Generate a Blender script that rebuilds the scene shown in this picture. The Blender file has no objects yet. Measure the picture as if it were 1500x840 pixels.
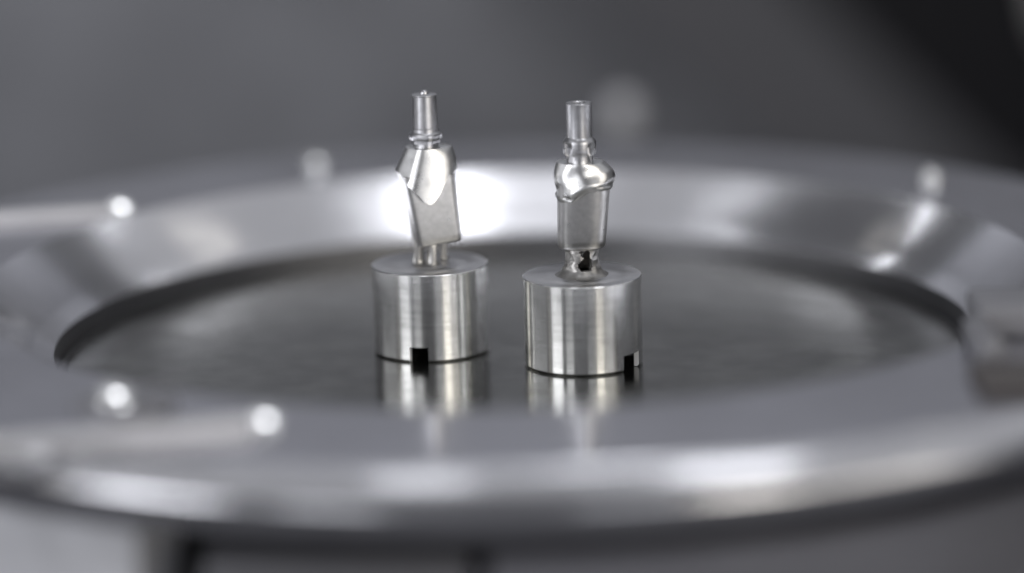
import bpy, math, random
from mathutils import Vector, Matrix, noise

# ------------------------------------------------------------------ camera, world, lamps, exposure
S = 0.001                                    # everything below is written in millimetres
sc = bpy.context.scene
col = sc.collection
R = math.radians
random.seed(4)

DIST, ELEV, ROLL, FPX = 405.4, 13.02, -1.45, 4312.0
TARGET = Vector((-0.111, 0.843, 8.27))
e = R(ELEV)
fwd = Vector((0, math.cos(e), -math.sin(e)))
rgt = Vector((1, 0, 0)); up = rgt.cross(fwd)
r_ = R(ROLL)
cr = rgt * math.cos(r_) + up * math.sin(r_)
cu = up * math.cos(r_) - rgt * math.sin(r_)
cam_pos = TARGET - fwd * DIST
cd = bpy.data.cameras.new('camera')
cam = bpy.data.objects.new('camera', cd); col.objects.link(cam)
M = Matrix((cr, cu, -fwd)).transposed().to_4x4()
M.translation = cam_pos * S
cam.matrix_world = M
cd.sensor_width = 36.0
cd.lens = FPX / 1500 * 36
cd.clip_start = 0.02; cd.clip_end = 20
cd.dof.use_dof = True
cd.dof.focus_distance = 0.3935
cd.dof.aperture_fstop = 4.7
sc.camera = cam

w = bpy.data.worlds.new('World'); sc.world = w; w.use_nodes = True
bg = w.node_tree.nodes['Background']
bg.inputs[0].default_value = (0.92, 0.93, 1.0, 1)
bg.inputs[1].default_value = 0.12

def lamp(name, pos, aim, sx, sy, rad, colr=(1, 1, 1)):
    """rectangular lamp (mm), radiance rad, facing aim"""
    ld = bpy.data.lights.new(name, 'AREA'); ld.shape = 'RECTANGLE'
    ld.size = sx * S; ld.size_y = sy * S
    ld.energy = rad * math.pi * sx * sy * S * S
    ld.color = colr
    o = bpy.data.objects.new(name, ld); col.objects.link(o)
    o.location = Vector(pos) * S
    d = Vector(aim) - Vector(pos)
    o.rotation_euler = d.to_track_quat('-Z', 'Y').to_euler()
    return o

COOL = (0.94, 0.95, 1.0); WARM = (1.0, 0.95, 0.88)
def down(name, x0, x1, y0, y1, z, rad, c=COOL):
    lamp(name, ((x0 + x1) / 2, (y0 + y1) / 2, z), ((x0 + x1) / 2, (y0 + y1) / 2, 0), x1 - x0, y1 - y0, rad, c)
down('ceiling_lamp', 24, 95, 10, 85, 500, 8.0)
down('halo_fill', -60, 150, -20, 120, 510, 0.9)  # added fill, softens the edge of the overhead lamp's reflection
down('ceiling_tube', 262, 290, 200, 330, 500, 1.5, WARM)
down('ceiling_tube', -200, -172, 80, 210, 500, 1.8)
down('ceiling_tube', -352, -326, 380, 520, 500, 0.6, WARM)
down('ceiling_tube', -500, -430, 0, 110, 500, 1.5)
down('ceiling_lamp_side', 130, 250, -170, -60, 500, 2.8)
LAMP = Vector((50, 45, 500))
down('ceiling_panel_rear', -200, 800, 5, 600, 540, 0.34)
down('ceiling_panel_front', -800, 800, -300, 0, 542, 0.34)
down('ceiling_lamp_front', -120, -40, -190, -90, 500, 1.8)
def strip(name, az0, az1, z0, z1, rad, c=COOL, dist=520):  # unseen strips added for the stripes they mirror in the cylinders
    az = (az0 + az1) / 2; width = 2 * dist * math.tan(R(az1 - az0) / 2)
    p = Vector((dist * math.cos(R(az)), dist * math.sin(R(az)), (z0 + z1) / 2))
    lamp(name, p, (0, 0, p.z), width, z1 - z0, rad, c)
strip('stripe_light', -152, -131, 0, 380, 4.6)
strip('stripe_light', -123, -109, 0, 420, 1.9)
strip('stripe_light', -82, -67, 0, 420, 0.9)
strip('stripe_light', -65, -51, 0, 420, 4.4, WARM)
strip('stripe_light', -50, -24, 0, 420, 1.3, WARM)
strip('stripe_light', 160, 196, 0, 240, 0.8)  # added to brighten the left-facing facets
strip('stripe_light', 200, 205, 0, 300, 0.8, WARM)
lamp('wall_fill', (-40, 540, 520), (-30, 700, 330), 620, 110, 7.0, COOL)  # added out of view, brightens the upper wall mirrored by the flange
lamp('wall_fill', (-330, 420, 60), (-200, 700, -70), 140, 140, 4.6, COOL)  # added low fill, grades the visible wall from the left

sc.view_settings.view_transform = 'Standard'
sc.view_settings.look = 'None'
sc.view_settings.exposure = 0
sc.view_settings.gamma = 1
sc.view_settings.use_curve_mapping = False
sc.render.engine = 'CYCLES'
sc.cycles.max_bounces = 10; sc.cycles.glossy_bounces = 8
sc.cycles.sample_clamp_indirect = 6
sc.cycles.blur_glossy = 0.3
sc.cycles.use_denoising = True

# ------------------------------------------------------------------ materials
def mat(name, base, metal=1.0, rough=0.3, aniso=0.0, arot=0.0, var=0.06, scale=60, bump=0.0,
        bscale=400, bstretch=(1, 1, 1), cvar=0.06, spec=0.5, cstretch=None):
    m = bpy.data.materials.new(name); m.use_nodes = True
    nt = m.node_tree; p = nt.nodes['Principled BSDF']
    p.inputs['Metallic'].default_value = metal
    p.inputs['Specular IOR Level'].default_value = spec
    tc = nt.nodes.new('ShaderNodeTexCoord')
    n = nt.nodes.new('ShaderNodeTexNoise'); n.inputs['Scale'].default_value = scale / S / 100
    n.inputs['Detail'].default_value = 6
    nt.links.new(tc.outputs['Object'], n.inputs['Vector'])
    mr = nt.nodes.new('ShaderNodeMapRange')
    mr.inputs['From Min'].default_value = 0.3; mr.inputs['From Max'].default_value = 0.7
    mr.inputs['To Min'].default_value = max(0.02, rough - var); mr.inputs['To Max'].default_value = rough + var
    nt.links.new(n.outputs['Fac'], mr.inputs['Value'])
    nt.links.new(mr.outputs['Result'], p.inputs['Roughness'])
    n2 = nt.nodes.new('ShaderNodeTexNoise'); n2.inputs['Scale'].default_value = scale * 2.3 / S / 100
    n2.inputs['Detail'].default_value = 8
    if cstretch:
        mc = nt.nodes.new('ShaderNodeMapping'); mc.inputs['Scale'].default_value = cstretch
        nt.links.new(tc.outputs['Object'], mc.inputs['Vector'])
        nt.links.new(mc.outputs['Vector'], n2.inputs['Vector'])
    else:
        nt.links.new(tc.outputs['Object'], n2.inputs['Vector'])
    mx = nt.nodes.new('ShaderNodeMix'); mx.data_type = 'RGBA'
    lo = [c * (1 - cvar * 2) for c in base] + [1]; hi = [min(1, c * (1 + cvar)) for c in base] + [1]
    mx.inputs['A'].default_value = lo; mx.inputs['B'].default_value = hi
    nt.links.new(n2.outputs['Fac'], mx.inputs['Factor'])
    nt.links.new(mx.outputs['Result'], p.inputs['Base Color'])
    if aniso:
        p.inputs['Anisotropic'].default_value = aniso
        p.inputs['Anisotropic Rotation'].default_value = arot
        t = nt.nodes.new('ShaderNodeTangent'); t.direction_type = 'RADIAL'; t.axis = 'Z'
        nt.links.new(t.outputs[0], p.inputs['Tangent'])
    if bump:
        mp = nt.nodes.new('ShaderNodeMapping'); mp.inputs['Scale'].default_value = bstretch
        nt.links.new(tc.outputs['Object'], mp.inputs['Vector'])
        n3 = nt.nodes.new('ShaderNodeTexNoise'); n3.inputs['Scale'].default_value = bscale / S / 100
        n3.inputs['Detail'].default_value = 4
        nt.links.new(mp.outputs['Vector'], n3.inputs['Vector'])
        b = nt.nodes.new('ShaderNodeBump'); b.inputs['Strength'].default_value = bump
        b.inputs['Distance'].default_value = 0.02 * S
        nt.links.new(n3.outputs['Fac'], b.inputs['Height'])
        nt.links.new(b.outputs['Normal'], p.inputs['Normal'])
    return m

M_TURNED = mat('turned_steel', (0.86, 0.86, 0.84), rough=0.20, aniso=0.92, arot=0.25, var=0.03, scale=30,
               bump=0.10, bscale=25, bstretch=(0.6, 0.6, 12), cvar=.13, cstretch=(.25, .25, 3.5))
M_FACED = mat('faced_steel', (0.62, 0.62, 0.63), rough=0.34, aniso=0.5, arot=0.0, scale=30, bump=0.1, bscale=60)
M_MILLED = mat('milled_titanium', (0.52, 0.515, 0.505), rough=0.32, var=0.05, scale=60, bump=0.2, bscale=90, cvar=.14)
M_POLISH = mat('polished_titanium', (0.78, 0.78, 0.77), rough=0.29, var=0.05, scale=40, bump=.06, bscale=60, cvar=.12)
M_POST = mat('post_titanium', (0.62, 0.62, 0.63), rough=0.31, var=.03, scale=60, cvar=.12)
M_WELD = mat('weld_metal', (0.46, 0.45, 0.43), rough=0.38, var=0.12, scale=60, bump=0.9, bscale=45, cvar=.2)
M_PLATE = mat('plate_steel', (0.26, 0.26, 0.245), rough=0.19, var=0.08, scale=9, cvar=0.27)
M_RING = mat('ring_steel', (0.69, 0.69, 0.73), rough=0.15, var=0.03, scale=6, cvar=.10)
M_CHAMFER = mat('chamfer_steel', (0.74, 0.74, 0.76), rough=0.19, aniso=0.6, arot=0.25, var=0.04, scale=5)
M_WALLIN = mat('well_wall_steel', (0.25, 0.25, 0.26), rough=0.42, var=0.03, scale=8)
M_GAP = mat('gap_shade', (0.045, 0.045, 0.047), metal=0.0, rough=0.55, scale=8, spec=.3)  # near-black tone for the shade in the gap round the plate
M_SATIN = mat('satin_steel', (0.70, 0.70, 0.71), rough=0.34, scale=10)
M_SCREW = mat('screw_steel', (0.82, 0.82, 0.81), rough=0.09, var=.02, scale=20)
M_CUT_LIT = mat('cut_face_lit', (0.93, 0.93, 0.93), metal=0.15, rough=0.6, scale=20)  # near-white colour makes the slot sides look lit
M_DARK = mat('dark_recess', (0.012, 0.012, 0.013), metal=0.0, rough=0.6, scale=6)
M_PANEL = mat('panel_grey', (0.50, 0.50, 0.54), metal=0.85, rough=0.24, scale=5)
M_SIDE = mat('side_paint', (0.58, 0.585, 0.61), metal=0.1, rough=0.45, scale=6, cvar=.2)
M_BOX = mat('box_grey', (0.11, 0.11, 0.12), metal=0.2, rough=0.5, scale=5)
M_CLAMP = mat('clamp_paint', (0.22, 0.22, 0.235), metal=0.2, rough=0.4, scale=10)
M_BAR = mat('bar_matt', (0.60, 0.60, 0.62), metal=0.1, rough=0.5, scale=10)
M_SHADE = mat('brown_shade', (0.095, 0.088, 0.087), metal=0.0, rough=0.7, scale=20, spec=.2)  # brown tone of the shadow below the clamp
M_WALL = mat('backdrop_paint', (0.29, 0.295, 0.315), metal=0.0, rough=0.5, scale=1.0, cvar=0.36)
M_BLACK = mat('black_door', (0.010, 0.010, 0.012), metal=0.0, rough=0.6, scale=1, spec=0.2)
M_FALLOFF = mat('falloff_grey', (0.10, 0.10, 0.108), metal=0.0, rough=0.5, scale=2)  # tone of the wall's light falloff
M_FLOOR = mat('bench_grey', (0.10, 0.10, 0.11), metal=0.0, rough=0.5, scale=1)

# ------------------------------------------------------------------ mesh helpers (mm in, metres out)
def obj(name, V, F, m, parent=None, angle=32, loc=(0, 0, 0)):
    me = bpy.data.meshes.new(name)
    me.from_pydata([(v[0] * S, v[1] * S, v[2] * S) for v in V], [], F)
    me.validate(); me.update()
    import bmesh
    bm = bmesh.new(); bm.from_mesh(me)
    bmesh.ops.recalc_face_normals(bm, faces=bm.faces)
    bm.to_mesh(me); bm.free()
    for p in me.polygons: p.use_smooth = True
    me.set_sharp_from_angle(angle=R(angle))
    me.materials.append(m)
    o = bpy.data.objects.new(name, me); col.objects.link(o)
    if parent: o.parent = parent
    o.location = Vector(loc) * S
    return o

def thing(name, label, cat, loc=(0, 0, 0), group=None):
    o = bpy.data.objects.new(name, None); col.objects.link(o)
    o.location = Vector(loc) * S; o.empty_display_size = 0.005
    o['label'] = label; o['category'] = cat
    if group: o['group'] = group
    return o

def tag(o, label, cat, group=None):
    o['label'] = label; o['category'] = cat
    if group: o['group'] = group
    return o

def lathe(prof, n=96, a0=0, a1=360, close=False):
    """surface of revolution; prof = [(r, z)...]"""
    full = abs(a1 - a0 - 360) < 1e-6
    V, F = [], []
    cols = n if full else n + 1
    for k in range(cols):
        a = R(a0 + (a1 - a0) * k / n)
        for r, z in prof: V.append((max(r, 1e-4) * math.cos(a), max(r, 1e-4) * math.sin(a), z))
    m = len(prof)
    for k in range(n):
        k2 = (k + 1) % cols
        for i in range(m - 1):
            F.append((k * m + i, k2 * m + i, k2 * m + i + 1, k * m + i + 1))
        if close: F.append((k * m + m - 1, k2 * m + m - 1, k2 * m, k * m))
    if close and not full:
        F.append(tuple(range(m))); F.append(tuple(range(n * m, n * m + m)))
    return V, F

def rows_mesh(rows, cap_bottom=True, cap_top=True):
    """rows: list of rings (equal length) from bottom to top"""
    n = len(rows[0]); V = [p for r in rows for p in r]; F = []
    for i in range(len(rows) - 1):
        for k in range(n):
            k2 = (k + 1) % n
            F.append((i * n + k, i * n + k2, (i + 1) * n + k2, (i + 1) * n + k))
    if cap_bottom: F.append(tuple(range(n))[::-1])
    if cap_top: F.append(tuple(range((len(rows) - 1) * n, len(rows) * n)))
    return V, F

def box(x0, x1, y0, y1, z0, z1, b=0.4):
    """box with rounded edges, as rings of a bevelled rectangle"""
    def ring(ins, z):
        out = []
        c = b
        for (cx, cy, a0) in ((x1 - c, y1 - c, 0), (x0 + c, y1 - c, 90), (x0 + c, y0 + c, 180), (x1 - c, y0 + c, 270)):
            for t in range(4):
                a = R(a0 + 30 * t)
                out.append((cx + (c - ins) * math.cos(a), cy + (c - ins) * math.sin(a), z))
        return out
    k = 0.3 * b
    rows = [ring(b * .9, z0), ring(k, z0 + k), ring(0, z0 + b), ring(0, z1 - b), ring(k, z1 - k), ring(b * .9, z1)]
    return rows_mesh(rows)

def arc(cx, cz, r, a0, a1, n=8):
    return [(cx + r * math.cos(R(a0 + (a1 - a0) * i / n)), cz + r * math.sin(R(a0 + (a1 - a0) * i / n))) for i in range(n + 1)]

def planes_r(th, planes, p=16):
    s = 0
    for a, d in planes:
        c = math.cos(th - R(a))
        if c > 0: s += (c / d) ** p
    return s ** (-1 / p)

def interp(pts, x, period=None):
    """smooth (monotone cosine) interpolation through (x, y) points"""
    pts = sorted(pts)
    if period:
        pts = [(pts[-1][0] - period, pts[-1][1])] + pts + [(pts[0][0] + period, pts[0][1])]
        while x < pts[0][0]: x += period
        while x > pts[-1][0]: x -= period
    if x <= pts[0][0]: return pts[0][1]
    for i in range(len(pts) - 1):
        if x <= pts[i + 1][0]:
            x0, y0 = pts[i]; x1, y1 = pts[i + 1]
            m0 = (y1 - pts[i - 1][1]) / (x1 - pts[i - 1][0]) if i > 0 else (y1 - y0) / (x1 - x0)
            m1 = (pts[i + 2][1] - y0) / (pts[i + 2][0] - x0) if i + 2 < len(pts) else (y1 - y0) / (x1 - x0)
            h = x1 - x0; t = (x - x0) / h
            return ((2*t**3 - 3*t*t + 1) * y0 + (t**3 - 2*t*t + t) * h * m0 + (-2*t**3 + 3*t*t) * y1 + (t**3 - t*t) * h * m1)
    return pts[-1][1]

# ------------------------------------------------------------------ setting: wall, dark door, bench
def st(o): o['kind'] = 'structure'; return o
st(obj('wall', *box(-900, 900, 700, 730, -150, 420, 6), M_WALL))
st(obj('bench', *box(-900, 900, -240, 900, -180, -150, 4), M_FLOOR))

# black door standing in front of the grey wall on the right, its edge leaning
def slab(pts, y0, y1):
    n = len(pts); V = [(x, y0, z) for x, z in pts] + [(x, y1, z) for x, z in pts]
    F = [tuple(range(n)), tuple(range(n, 2 * n))[::-1]] + [(i, (i + 1) % n, n + (i + 1) % n, n + i) for i in range(n)]
    return V, F
d = thing('machine_door', 'black machine door with a leaning edge, far right behind the ring', 'door', (0, 650, -150))
obj('door_panel', *slab([(219, 0), (900, 0), (900, 240), (-16, 240)], 0, 14), M_BLACK, d)
obj('falloff_panel', *slab([(145, 0), (218.5, 0), (-16.5, 240), (-90, 240)], 1, 12), M_FALLOFF, d)  # added mid-dark panel, imitates the wall fading into shade
obj('edge_trim', *slab([(196, 98), (230, 90), (230, 200), (176, 200)], -6, -0.5), M_SATIN, d)

# ------------------------------------------------------------------ the ring the plate sits in
ZT, RC, RI, ZI, RO, FR = 11.0, 72.5, 62.8, 2.6, 99.9, 3.5
ring = thing('clamping_ring', 'wide shiny steel ring whose sloping inner rim encircles the dark plate', 'ring', (0, 0, 0))
prof = [(RC, ZT), (RC + .3, ZT), (85, ZT), (RO - FR, ZT)]
obj('flange', *lathe(prof, 240), M_RING, ring, angle=40)
prof = [(RO - FR, ZT), (RO - FR + .3, ZT - .12), (RO - .12, ZT - FR + .3), (RO, ZT - FR)]
obj('outer_bevel', *lathe(prof, 240), M_CHAMFER, ring, angle=30)
prof = [(RO, ZT - FR), (RO, 5.1)] + arc(RO - .6, 5.1, .6, 0, -90, 4)[1:] + [(88, 4.5)]
obj('outer_wall', *lathe(prof, 240), M_RING, ring, angle=40)
prof = [(RC, ZT), (RC - .25, ZT - .15), (65.4, 4.5), (65.2, 4.3), (RI + .2, ZI + .15), (RI, ZI)]
obj('bevel', *lathe(prof, 240), M_CHAMFER, ring, angle=20)
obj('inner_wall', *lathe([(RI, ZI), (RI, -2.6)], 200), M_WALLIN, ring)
obj('gap_ring', *lathe([(61.5, -2.4), (61.5, -.5), (61.7, -.25), (62.2, -.2), (62.7, -.5), (62.7, -2.4)], 200), M_GAP, ring)  # dark ring added to stand in for the shaded gap

plate = obj('build_plate', *lathe([(0, 0), (20, 0), (50, 0), (61.0, 0), (61.4, -0.3), (61.4, -2.4)], 200), M_PLATE)
tag(plate, 'dark polished round plate the two metal pieces stand on', 'plate')

def dome(r, h, n=8):
    Rr = (r * r + h * h) / (2 * h); a = math.degrees(math.asin(r / Rr))
    return [(Rr * math.sin(R(a * (1 - i / n))), h - Rr + Rr * math.cos(R(a * (1 - i / n)))) for i in range(n + 1)]

def head(x, y, z, name, r=1.7, h=0.14, parent=ring, sink=0.3, tilt=0.0):
    """low domed head of a pin set into the ring at a slant"""
    s = obj(name, *lathe([(r * .8, -1.6), (r, -.3), (r, -.1)] + [(q * .97, k - .02) for q, k in dome(r, h)], 32), M_SCREW, parent, loc=(x, y, z))
    p = Vector((x, y, z))
    n = ((LAMP - p).normalized() + (cam_pos - p).normalized()).normalized()  # tilt halfway between lamp and camera shapes the highlight
    s.rotation_mode = 'QUATERNION'
    s.rotation_quaternion = n.to_track_quat('Z', 'Y')
    return s
head(-31.4, 76.8, ZT + 1.1, 'pin_head', 1.6, .28)
head(65.0, 52.7, ZT + 1.1, 'pin_head', 1.6, .42)
# round washer with its screw
obj('washer', *lathe([(6.0, 0), (6.0, 0.5), (5.7, .8), (4.6, .8), (3.2, 0.4), (2.0, 0.4), (2.0, 0)], 48), M_CLAMP, ring, loc=(-45.0, -67.0, ZT))
head(-45.9, -67.3, ZT + 1.3, 'screw', 2.0, .22)

def strip_bar(x0, y0, x1, y1, wd):
    L = math.hypot(x1 - x0, y1 - y0); a = math.atan2(y1 - y0, x1 - x0)
    o = obj('retaining_strip', *box(0, L, -wd / 2, wd / 2, 0, 1.5, 0.35), M_BAR, ring, loc=(x0, y0, ZT))
    o.rotation_euler = (0, 0, a)
strip_bar(-92, 38.0, -60.7, 44.3, 3.0)
strip_bar(-72, -88.6, -29.5, -78.9, 2.6)
head(-59.2, 44.6, ZT + 1.1, 'pin_head', 1.7, .13)
head(-27.9, -78.6, ZT + 1.1, 'pin_head', 1.6, .12)
head(-58.6, -85.2, ZT + 1.9, 'pin_head', 1.5, .2)

# block clamp on the right, with a dark slab added as its shadow
cl = thing('clamp_block', 'small pale clamp block over a dark slab of shade at the right end of the ring', 'clamp', (66, -52, ZT))
obj('jaw', *box(-9.3, 16, 6, 17, 0.05, 3.9, .7), M_CLAMP, cl)
obj('foot', *box(-11.5, -8.4, -7.5, 5.7, 0.05, 3.0, .6), M_CLAMP, cl)
obj('shade_slab', *box(-13.2, 16, -20, -9.5, 0.05, 1.5, .5), M_SHADE, cl)  # dark slab in place of the shadow on the flange

# ------------------------------------------------------------------ body of the machine under the ring
body = thing('turntable_body', 'grey machine body under the ring with a black recess at front left', 'machine', (0, 0, -150))
obj('core', *lathe([(86, 0.2), (86, 153.0), (66, 153.0), (66, 146.5), (0, 146.5)], 160), M_DARK, body)
def skirt(a0, a1, r0, r1, z0, z1, name, m):
    V, F = lathe([(r0, z0), (r1 - .6, z0), (r1, z0 + .6), (r1, z1 - .8), (r1 - .8, z1), (r0, z1)], 40, a0, a1, True)
    return obj(name, V, F, m, body)
skirt(-92.0, 60, 87, 95, 0.2, 150.5, 'skirt_panel', M_PANEL)
skirt(-215, -116.0, 87, 96, 0.2, 152.0, 'side_panel', M_SIDE)
b = obj('cover_box', *box(-34.4, -5.0, -92, -80, 80, 149.9, 1.6), M_BOX, body)

# ------------------------------------------------------------------ rounded knob far behind the ring
kn = thing('latch_knob', 'round pale knob on a dark stem behind the far rim of the ring', 'knob', (23.0, 190, -150))
obj('knob_head', *lathe([(2.0, 145.0), (2.8, 146), (3.3, 147.5), (3.5, 149.5), (3.2, 151.5), (2.2, 153), (0, 153.5)], 32), M_BAR, kn)
obj('stem', *lathe([(6.5, 0.2), (6.5, 137), (5.6, 138), (2.0, 138.5), (2.0, 145)], 32), M_DARK, kn)

# ------------------------------------------------------------------ the two dental abutments
RS, HS = 8.0, 12.1
def stub(parent, slot_az, slot_w=2.6, slot_h=2.1, wall=0.7):
    """hollow turned cylinder with a rectangular slot cut through the wall at its foot"""
    half = math.asin(slot_w / 2 / RS)
    n = 128
    angs = []
    a_s = R(slot_az)
    free = 2 * math.pi - 2 * half
    for k in range(n + 1): angs.append(a_s + half + free * k / n)
    inner = [a_s - half + 2 * half * k / 6 for k in range(1, 6)]
    angs += inner                                             # last ones lie over the slot
    N = len(angs)
    zs = [0.06, 0.34, slot_h, 4, 7, 10, HS - .12, HS]
    rs = [RS - .26, RS, RS, RS, RS, RS, RS, RS - .12]
    V, F = [], []
    for z, r in zip(zs, rs):
        for a in angs: V.append((r * math.cos(a), r * math.sin(a), z))
    nin = len(V)
    for z in (0.06, 0.34, slot_h, HS - 1.2):
        for a in angs:
            # inner wall: keep the slot's side faces parallel
            r = RS - wall
            V.append((r * math.cos(a), r * math.sin(a), z))
    def inslot(k): return k >= n                              # span k -> k+1 lies over the slot
    for i in range(len(zs) - 1):
        for k in range(N):
            if i < 2 and inslot(k): continue
            k2 = (k + 1) % N
            F.append((i * N + k, i * N + k2, (i + 1) * N + k2, (i + 1) * N + k))
    for i in range(3):
        for k in range(N):
            if i < 2 and inslot(k): continue
            k2 = (k + 1) % N
            F.append((nin + i * N + k2, nin + i * N + k, nin + (i + 1) * N + k, nin + (i + 1) * N + k2))
    F.append(tuple(nin + 3 * N + k for k in range(N)))        # inside ceiling
    for k in range(N):                                        # foot rim and slot lintel
        k2 = (k + 1) % N
        i = 2 if inslot(k) else 0
        F.append((i * N + k2, i * N + k, nin + i * N + k, nin + i * N + k2))
    o = obj('base_cylinder', V, F, M_TURNED, parent, angle=25)
    for sg in (-1, 1):                                        # cut faces at the two sides of the slot
        a = a_s + sg * half
        P = [(q * math.cos(a), q * math.sin(a), z) for q, z in ((RS - wall, .06), (RS - .26, .06), (RS - .002, .34), (RS - .002, slot_h), (RS - wall, slot_h))]
        obj('slot_side', P, [tuple(range(5))], M_CUT_LIT, o)
    r = RS - .12
    V, F = lathe([(r, HS), (r - .1, HS + .01), (5.6, HS), (5.55, HS + .05), (3, HS + .03), (0, HS + .03)], 96)
    obj('top_face', V, F, M_FACED, o, angle=60)
    return o

def wob(p, s, amp, seed=0):
    q = Vector((p[0] * s + seed, p[1] * s, p[2] * s))
    return noise.noise(q) * amp

def polar_rows(fn, levels, n=144):
    rows = []
    for lv in levels:
        rows.append([fn(2 * math.pi * k / n, lv) for k in range(n)])
    return rows

def subdivide_levels(a, b, n): return [a + (b - a) * i / n for i in range(n + 1)]

# ---- right one: straight post, notched collar, rounded crown
GA = 'dental abutments standing on their base cylinders'
ra = thing('dental_abutment', 'nearer metal abutment, rounded wavy crown under a straight hollow-topped post', 'abutment', (9.31, -9.57, 0), GA)
stub(ra, -37, 3.5, 2.2)
zb = 12.1                                     # heights below are above the top of the base cylinder
obj('post', *lathe([(1.72, zb + 6.4), (1.65, zb + 10.85), (1.69, zb + 10.95), (1.71, zb + 11.12),
                    (1.62, zb + 11.22), (1.05, zb + 11.22), (.9, zb + 11.1), (.86, zb + 9.6), (0, zb + 9.6)], 64), M_POST, ra, loc=(0, 0, HS))
def collar_pt(th, lv):
    z, r, notch = lv
    d = 0
    for c in (45, 135, 225, 315):
        dd = abs((math.degrees(th) - c + 180) % 360 - 180)
        d = max(d, 1.0) if dd < 16.5 else d
    rr = r - notch * d
    return (rr * math.cos(th), rr * math.sin(th), zb + z)
lv = [(3.3, 1.75, 0), (4.15, 1.75, .25), (4.2, 1.95, .3), (4.35, 2.1, .5), (4.6, 2.2, .75), (5.15, 2.22, .8), (5.2, 2.1, .75), (5.28, 2.1, .7), (5.33, 2.22, .65),
      (5.75, 2.22, .35), (6.0, 2.22, .05), (6.1, 2.2, 0), (6.5, 1.92, 0), (6.62, 1.8, 0)]
obj('collar', *rows_mesh(polar_rows(collar_pt, lv)), M_POST, ra, angle=28, loc=(0, 0, HS))


zm_r = [(-151, 11.0), (-134, 11.05), (-114, 11.15), (-93, 11.9), (-78, 12.4), (-48, 12.5), (-30, 12.45), (-10, 12.4), (30, 12.3), (90, 12.2), (140, 11.3), (175, 11.1)]
rb_r = [(-151, 3.42), (-120, 3.7), (-93, 3.9), (-78, 4.02), (-48, 4.45), (-20, 4.65), (0, 4.7), (20, 4.6), (60, 4.2), (110, 3.8), (160, 3.55), (180, 3.42)]
PROF_F = [(0, 0), (.05, .06), (.3, .10), (.5, .24), (.7, .60), (.85, .92), (.94, 1.0), (1.0, .93)]
def deg180(th):
    d = math.degrees(th) % 360
    return d - 360 if d > 180 else d
def r_trunk(th, z):
    """radius of the right trunk at height z above the plate"""
    t = (z - 3.7) / 8
    hw = 3.2 + .32 * t; hd = 2.75 + .38 * t
    c, s = math.cos(th), math.sin(th); p = 3.0
    return (abs(c / hw) ** p + abs(s / hd) ** p) ** (-1 / p)
def cx_trunk(z): return 0.42 * (z - 3.7) / 8
ZTOP = 15.45
PROF_R = [(0, 0), (.05, .12), (.2, .47), (.4, .82), (.6, .98), (.74, 1.0), (.88, .93), (1.0, .78)]
def crown_right(th, lv):
    d = deg180(th)
    zm = interp(zm_r, d, 360); rb = interp(rb_r, d, 360)
    if lv <= 1:
        z = ZTOP + (zm - ZTOP) * lv
        wf = math.exp(-(((d + 92 + 180) % 360 - 180) / 46.0) ** 4)
        r = 3.12 + (rb - 3.12) * (interp(PROF_R, lv) * (1 - wf) + interp(PROF_F, lv) * wf)
        wlf = math.exp(-((d % 360 - 190) / 48.0) ** 4)
        r += wlf * (.16 * math.sin(math.pi * min(1, lv * 1.25)) - .26 * max(0, lv - .55) / .45)
        if lv > 0.1:
            fold = math.sin(th * 5 + lv * 5 + 0.6) * .015 + wob((r * math.cos(th), r * math.sin(th), z), .5, .06, 3)
            r += fold * min(1, (lv - .1) * 4) * min(1, (1.0 - lv) * 5 + .15)
        x = r * math.cos(th)
        return (x, r * math.sin(th), z)
    k = lv - 1
    z = zm - 0.06 - .66 * k / .5
    rt = r_trunk(th, z)
    wl = math.exp(-(((d + 70 + 180) % 360 - 180) / 75.0) ** 4)
    r_end = 3.12 + (rb - 3.12) * (.80 + .12 * wl)
    r_end -= .26 * math.exp(-((d % 360 - 190) / 48.0) ** 4)
    r1 = max(min(r_end - .14, rt + .55), rt + .02)
    r2 = rt + .02 + .13 * wl
    r = interp([(0, r_end - .1), (.05, r1), (.42, r2), (.5, rt - .25)], k)
    return (cx_trunk(z) * min(1, k * 6) + r * math.cos(th), r * math.sin(th), z)
lv = [1.5, 1.44, 1.38, 1.25, 1.14, 1.08, 1.04, 1.0001] + [1 - i / 22 for i in range(0, 22)] + [.02, 0]
rows = polar_rows(crown_right, lv)
rows.append([(p[0] * .93, p[1] * .93, ZTOP + .03) for p in rows[-1]])
rows.append([(p[0] * .55, p[1] * .55, ZTOP + .0) for p in rows[-2]])
obj('crown', *rows_mesh(rows), M_POLISH, ra, angle=38, loc=(0, 0, HS))

def trunk_right(th, z):
    ins = {3.72: .62, 3.78: .38, 3.95: .14, 4.2: .03}.get(z, 0)
    r = r_trunk(th, z) - ins
    return (cx_trunk(z) + r * math.cos(th), r * math.sin(th), z)
obj('trunk', *rows_mesh(polar_rows(trunk_right, [3.72, 3.78, 3.95, 4.2, 5, 6, 7, 8, 9, 10, 11, 12, 13])), M_MILLED, ra, angle=40, loc=(0, 0, HS))


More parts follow.
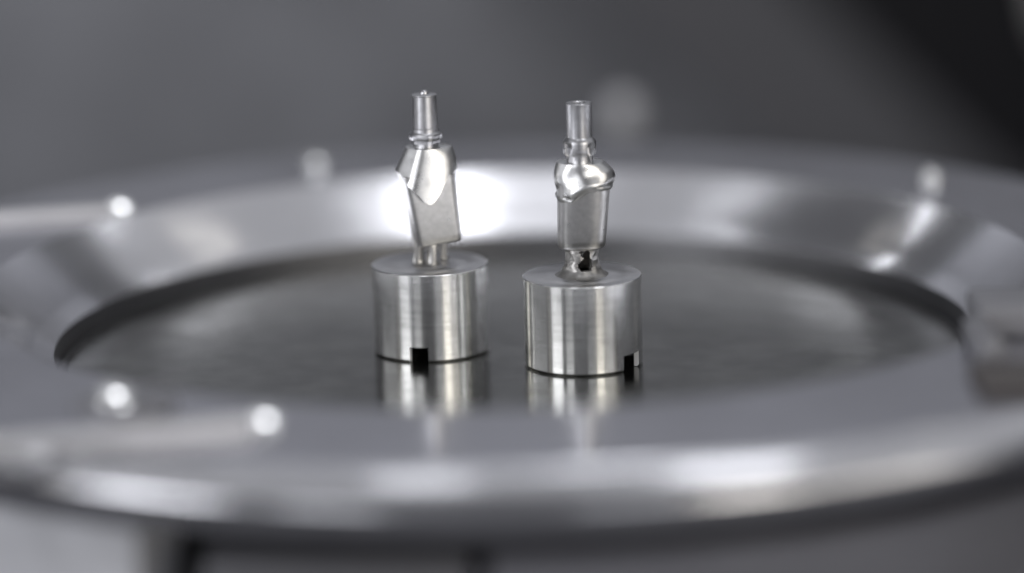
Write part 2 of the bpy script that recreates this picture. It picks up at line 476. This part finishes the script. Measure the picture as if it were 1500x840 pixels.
# the welded support below the trunk: a flared shell with a ragged opening at the front
def shell(prof, n, zn, z1, hole, amp, seed, thick):
    V, F = [], []
    outer = {}
    def hit(k, j):
        a = deg180(2 * math.pi * (k + .5) / n); z = z1 * (j + .5) / zn
        return hole(a, z)
    for part in (0, 1):
        for j in range(zn + 1):
            for k in range(n):
                th = 2 * math.pi * k / n; z = z1 * j / zn
                r = interp(prof, z) * (1 - .0 * part) - thick * part
                p = (r * math.cos(th), r * math.sin(th), z)
                r += (wob(p, .9, amp, seed) + wob(p, 2.1, amp * .5, seed + 9)) * (1 if j < zn else .3)
                V.append((r * math.cos(th), r * math.sin(th), z))
    N = n * (zn + 1)
    keep = [[not hit(k, j) for k in range(n)] for j in range(zn)]
    for j in range(zn):
        for k in range(n):
            if not keep[j][k]: continue
            k2 = (k + 1) % n
            a, b, c, d = j * n + k, j * n + k2, (j + 1) * n + k2, (j + 1) * n + k
            F.append((a, b, c, d)); F.append((N + d, N + c, N + b, N + a))
            for (jj, kk, p, q) in ((j - 1, k, b, a), (j + 1, k, d, c), (j, (k + 1) % n, c, b), (j, (k - 1) % n, a, d)):
                if jj < 0 or jj >= zn or not keep[jj][kk]:
                    F.append((p, q, N + q, N + p))
    return V, F
PS = [(0, 3.7), (.15, 3.3), (.5, 2.9), (1.1, 2.5), (2.0, 2.2), (3.0, 2.15), (3.9, 2.3)]
def hole_r(a, z):
    c = -77 + 3 * math.sin(z * 3); wd = 21 + 4 * math.sin(z * 4 + 1)
    return .95 < z < 3.7 and abs(a - c) < wd * (1 if z < 2.6 else .75)
obj('weld_support', *shell(PS, 72, 20, 3.9, hole_r, .22, 1.3, .7), M_WELD, ra, angle=70, loc=(0, 0, HS))

# ---- left one: tapered post with a domed tip, shield-fronted crown, leaning trunk on three stubs
la = thing('dental_abutment', 'farther metal abutment, V-shaped shield-like crown under a tapered post with domed tip', 'abutment', (-11.34, -0.11, 0), GA)
stub(la, -101.5, 2.6, 2.1)
LT = (0, 0, HS)
obj('post', *lathe([(1.72, 18.9), (1.72, 19.0), (1.62, 23.15), (1.72, 23.25), (1.72, 23.38), (1.55, 23.45), (.62, 23.5), (.58, 23.75), (.4, 23.92), (0, 23.98)], 64), M_POST, la, loc=LT)
def collar_l(th, lv):
    z, r, f = lv
    rr = r
    if f:
        hexr = planes_r(th, [(60 * k + 20, r * .93) for k in range(6)], 30)
        rr = min(r, hexr) * f + r * (1 - f)
    return (rr * math.cos(th), rr * math.sin(th), z)
lv = [(16.2, 1.7, 0), (16.75, 1.7, .6), (16.8, 1.95, .6), (17.1, 1.98, .8), (17.2, 1.9, .8), (17.3, 2.12, .8), (17.5, 2.22, .8), (17.95, 2.24, .8), (18.1, 2.15, .6), (18.2, 1.95, 0),
      (18.3, 1.86, 0), (18.75, 1.84, 0), (18.9, 1.74, 0)]
obj('collar', *rows_mesh(polar_rows(collar_l, lv)), M_POST, la, angle=28, loc=LT)

zm_l = [(-174, 13.05), (-151, 12.8), (-133, 12.0), (-106, 10.35), (-85, 8.95), (-67, 9.9), (-51, 11.5), (-37, 12.6), (-13, 13.15), (20, 13.0), (60, 12.0), (90, 11.6), (130, 12.0), (160, 12.8)]
def lean(z):                                  # axis of the leaning trunk
    return 0.0 + (12.6 - z) * 0.132
def r_trunk_l(th, z):
    t = (z - 3.7) / 9
    k = 1 + .15 * t
    ang = 14
    return planes_r(th, [(ang - 90, 2.45 * k), (ang, 3.15 * k), (ang + 90, 2.6 * k), (ang + 180, 3.1 * (1 + .19 * t)),
                         (ang - 45, 3.55 * k), (ang - 135, 4.05 * k), (ang + 45, 3.75 * k), (ang + 135, 3.75 * k)], 22)
ZL = 16.2
def crown_left(th, lv):
    d = deg180(th)
    zm = interp(zm_l, d, 360)
    if lv <= 1:
        v = lv
        z = ZL + (zm - ZL) * v
        h = ZL - z                            # depth below the crown's top
        g = 1 - math.exp(-h * 1.0)
        pl = [(-82, 2.6 + .225 * h), (-135, 2.5 + .40 * h), (-172, 2.75 + .50 * h), (-54, 2.75 + .7 * (1 - math.exp(-h * .8)) + .13 * h),
              (-8, 3.5 + .72 * g + .02 * h), (35, 3.3 + .2 * h), (90, 2.6 + .28 * h), (140, 2.8 + .3 * h)]
        r = planes_r(th, pl, 10) * 1.02
        p = (r * math.cos(th), r * math.sin(th), z)
        r += wob(p, .5, .05, 5) * min(1, v * 4) * min(1, (1 - v) * 5 + .1)
        return (r * math.cos(th), r * math.sin(th), z)
    k = lv - 1
    z = zm - .02 - .5 * k
    r0 = math.hypot(*crown_left(th, 1)[:2])
    rt = r_trunk_l(th, z) - .25
    f = min(1, k * 2.2)
    return (lean(z) * f + (r0 + (rt - r0) * f) * math.cos(th), (r0 + (rt - r0) * f) * math.sin(th), z)
lv = [2.2, 1.9, 1.6, 1.45, 1.2, 1.06, 1.0] + [1 - i / 22 for i in range(1, 22)] + [.02, 0]
rows = polar_rows(crown_left, lv, 180)
rows.append([(p[0] * .95, p[1] * .95, ZL + .06) for p in rows[-1]])
rows.append([(p[0] * .6, p[1] * .6, ZL + .08) for p in rows[-2]])
obj('crown', *rows_mesh(rows), M_POLISH, la, angle=30, loc=LT)
def trunk_left(th, z):
    ins = {3.0: .5, 3.05: .25, 3.2: .07}.get(z, 0)
    r = r_trunk_l(th, z) - ins
    x = lean(z) + r * math.cos(th)
    tilt = -(x - lean(z)) * -0.118 * max(0, min(1, (9 - z) / 5))
    return (x, r * math.sin(th), z + tilt)
obj('trunk', *rows_mesh(polar_rows(trunk_left, [3.0, 3.05, 3.2, 3.7, 4.2, 5, 6, 7, 8, 9, 10, 11, 12, 12.6], 180)), M_MILLED, la, angle=30, loc=LT)

def blob(x, y, r0, r1, z1, seed):
    prof = [(r0 * 1.35, 0), (r0 * 1.1, .2), (r0, .6), ((r0 + r1) / 2 * .9, z1 * .5), (r1 * .95, z1 * .75), (r1, z1)]
    V, F = lathe(prof, 24)
    V = [(a + x + wob((a, b, c), 1.3, .42, seed), b + y + wob((a, b, c), 1.3, .42, seed + 4), c) for a, b, c in V]
    obj('weld_support', V, F, M_WELD, la, angle=70, loc=LT)
blob(-1.45, -.1, .68, .6, 4.0, 1)
blob(.35, -.9, .8, .78, 4.0, 6)
blob(1.9, 2.2, .55, .6, 4.2, 12)
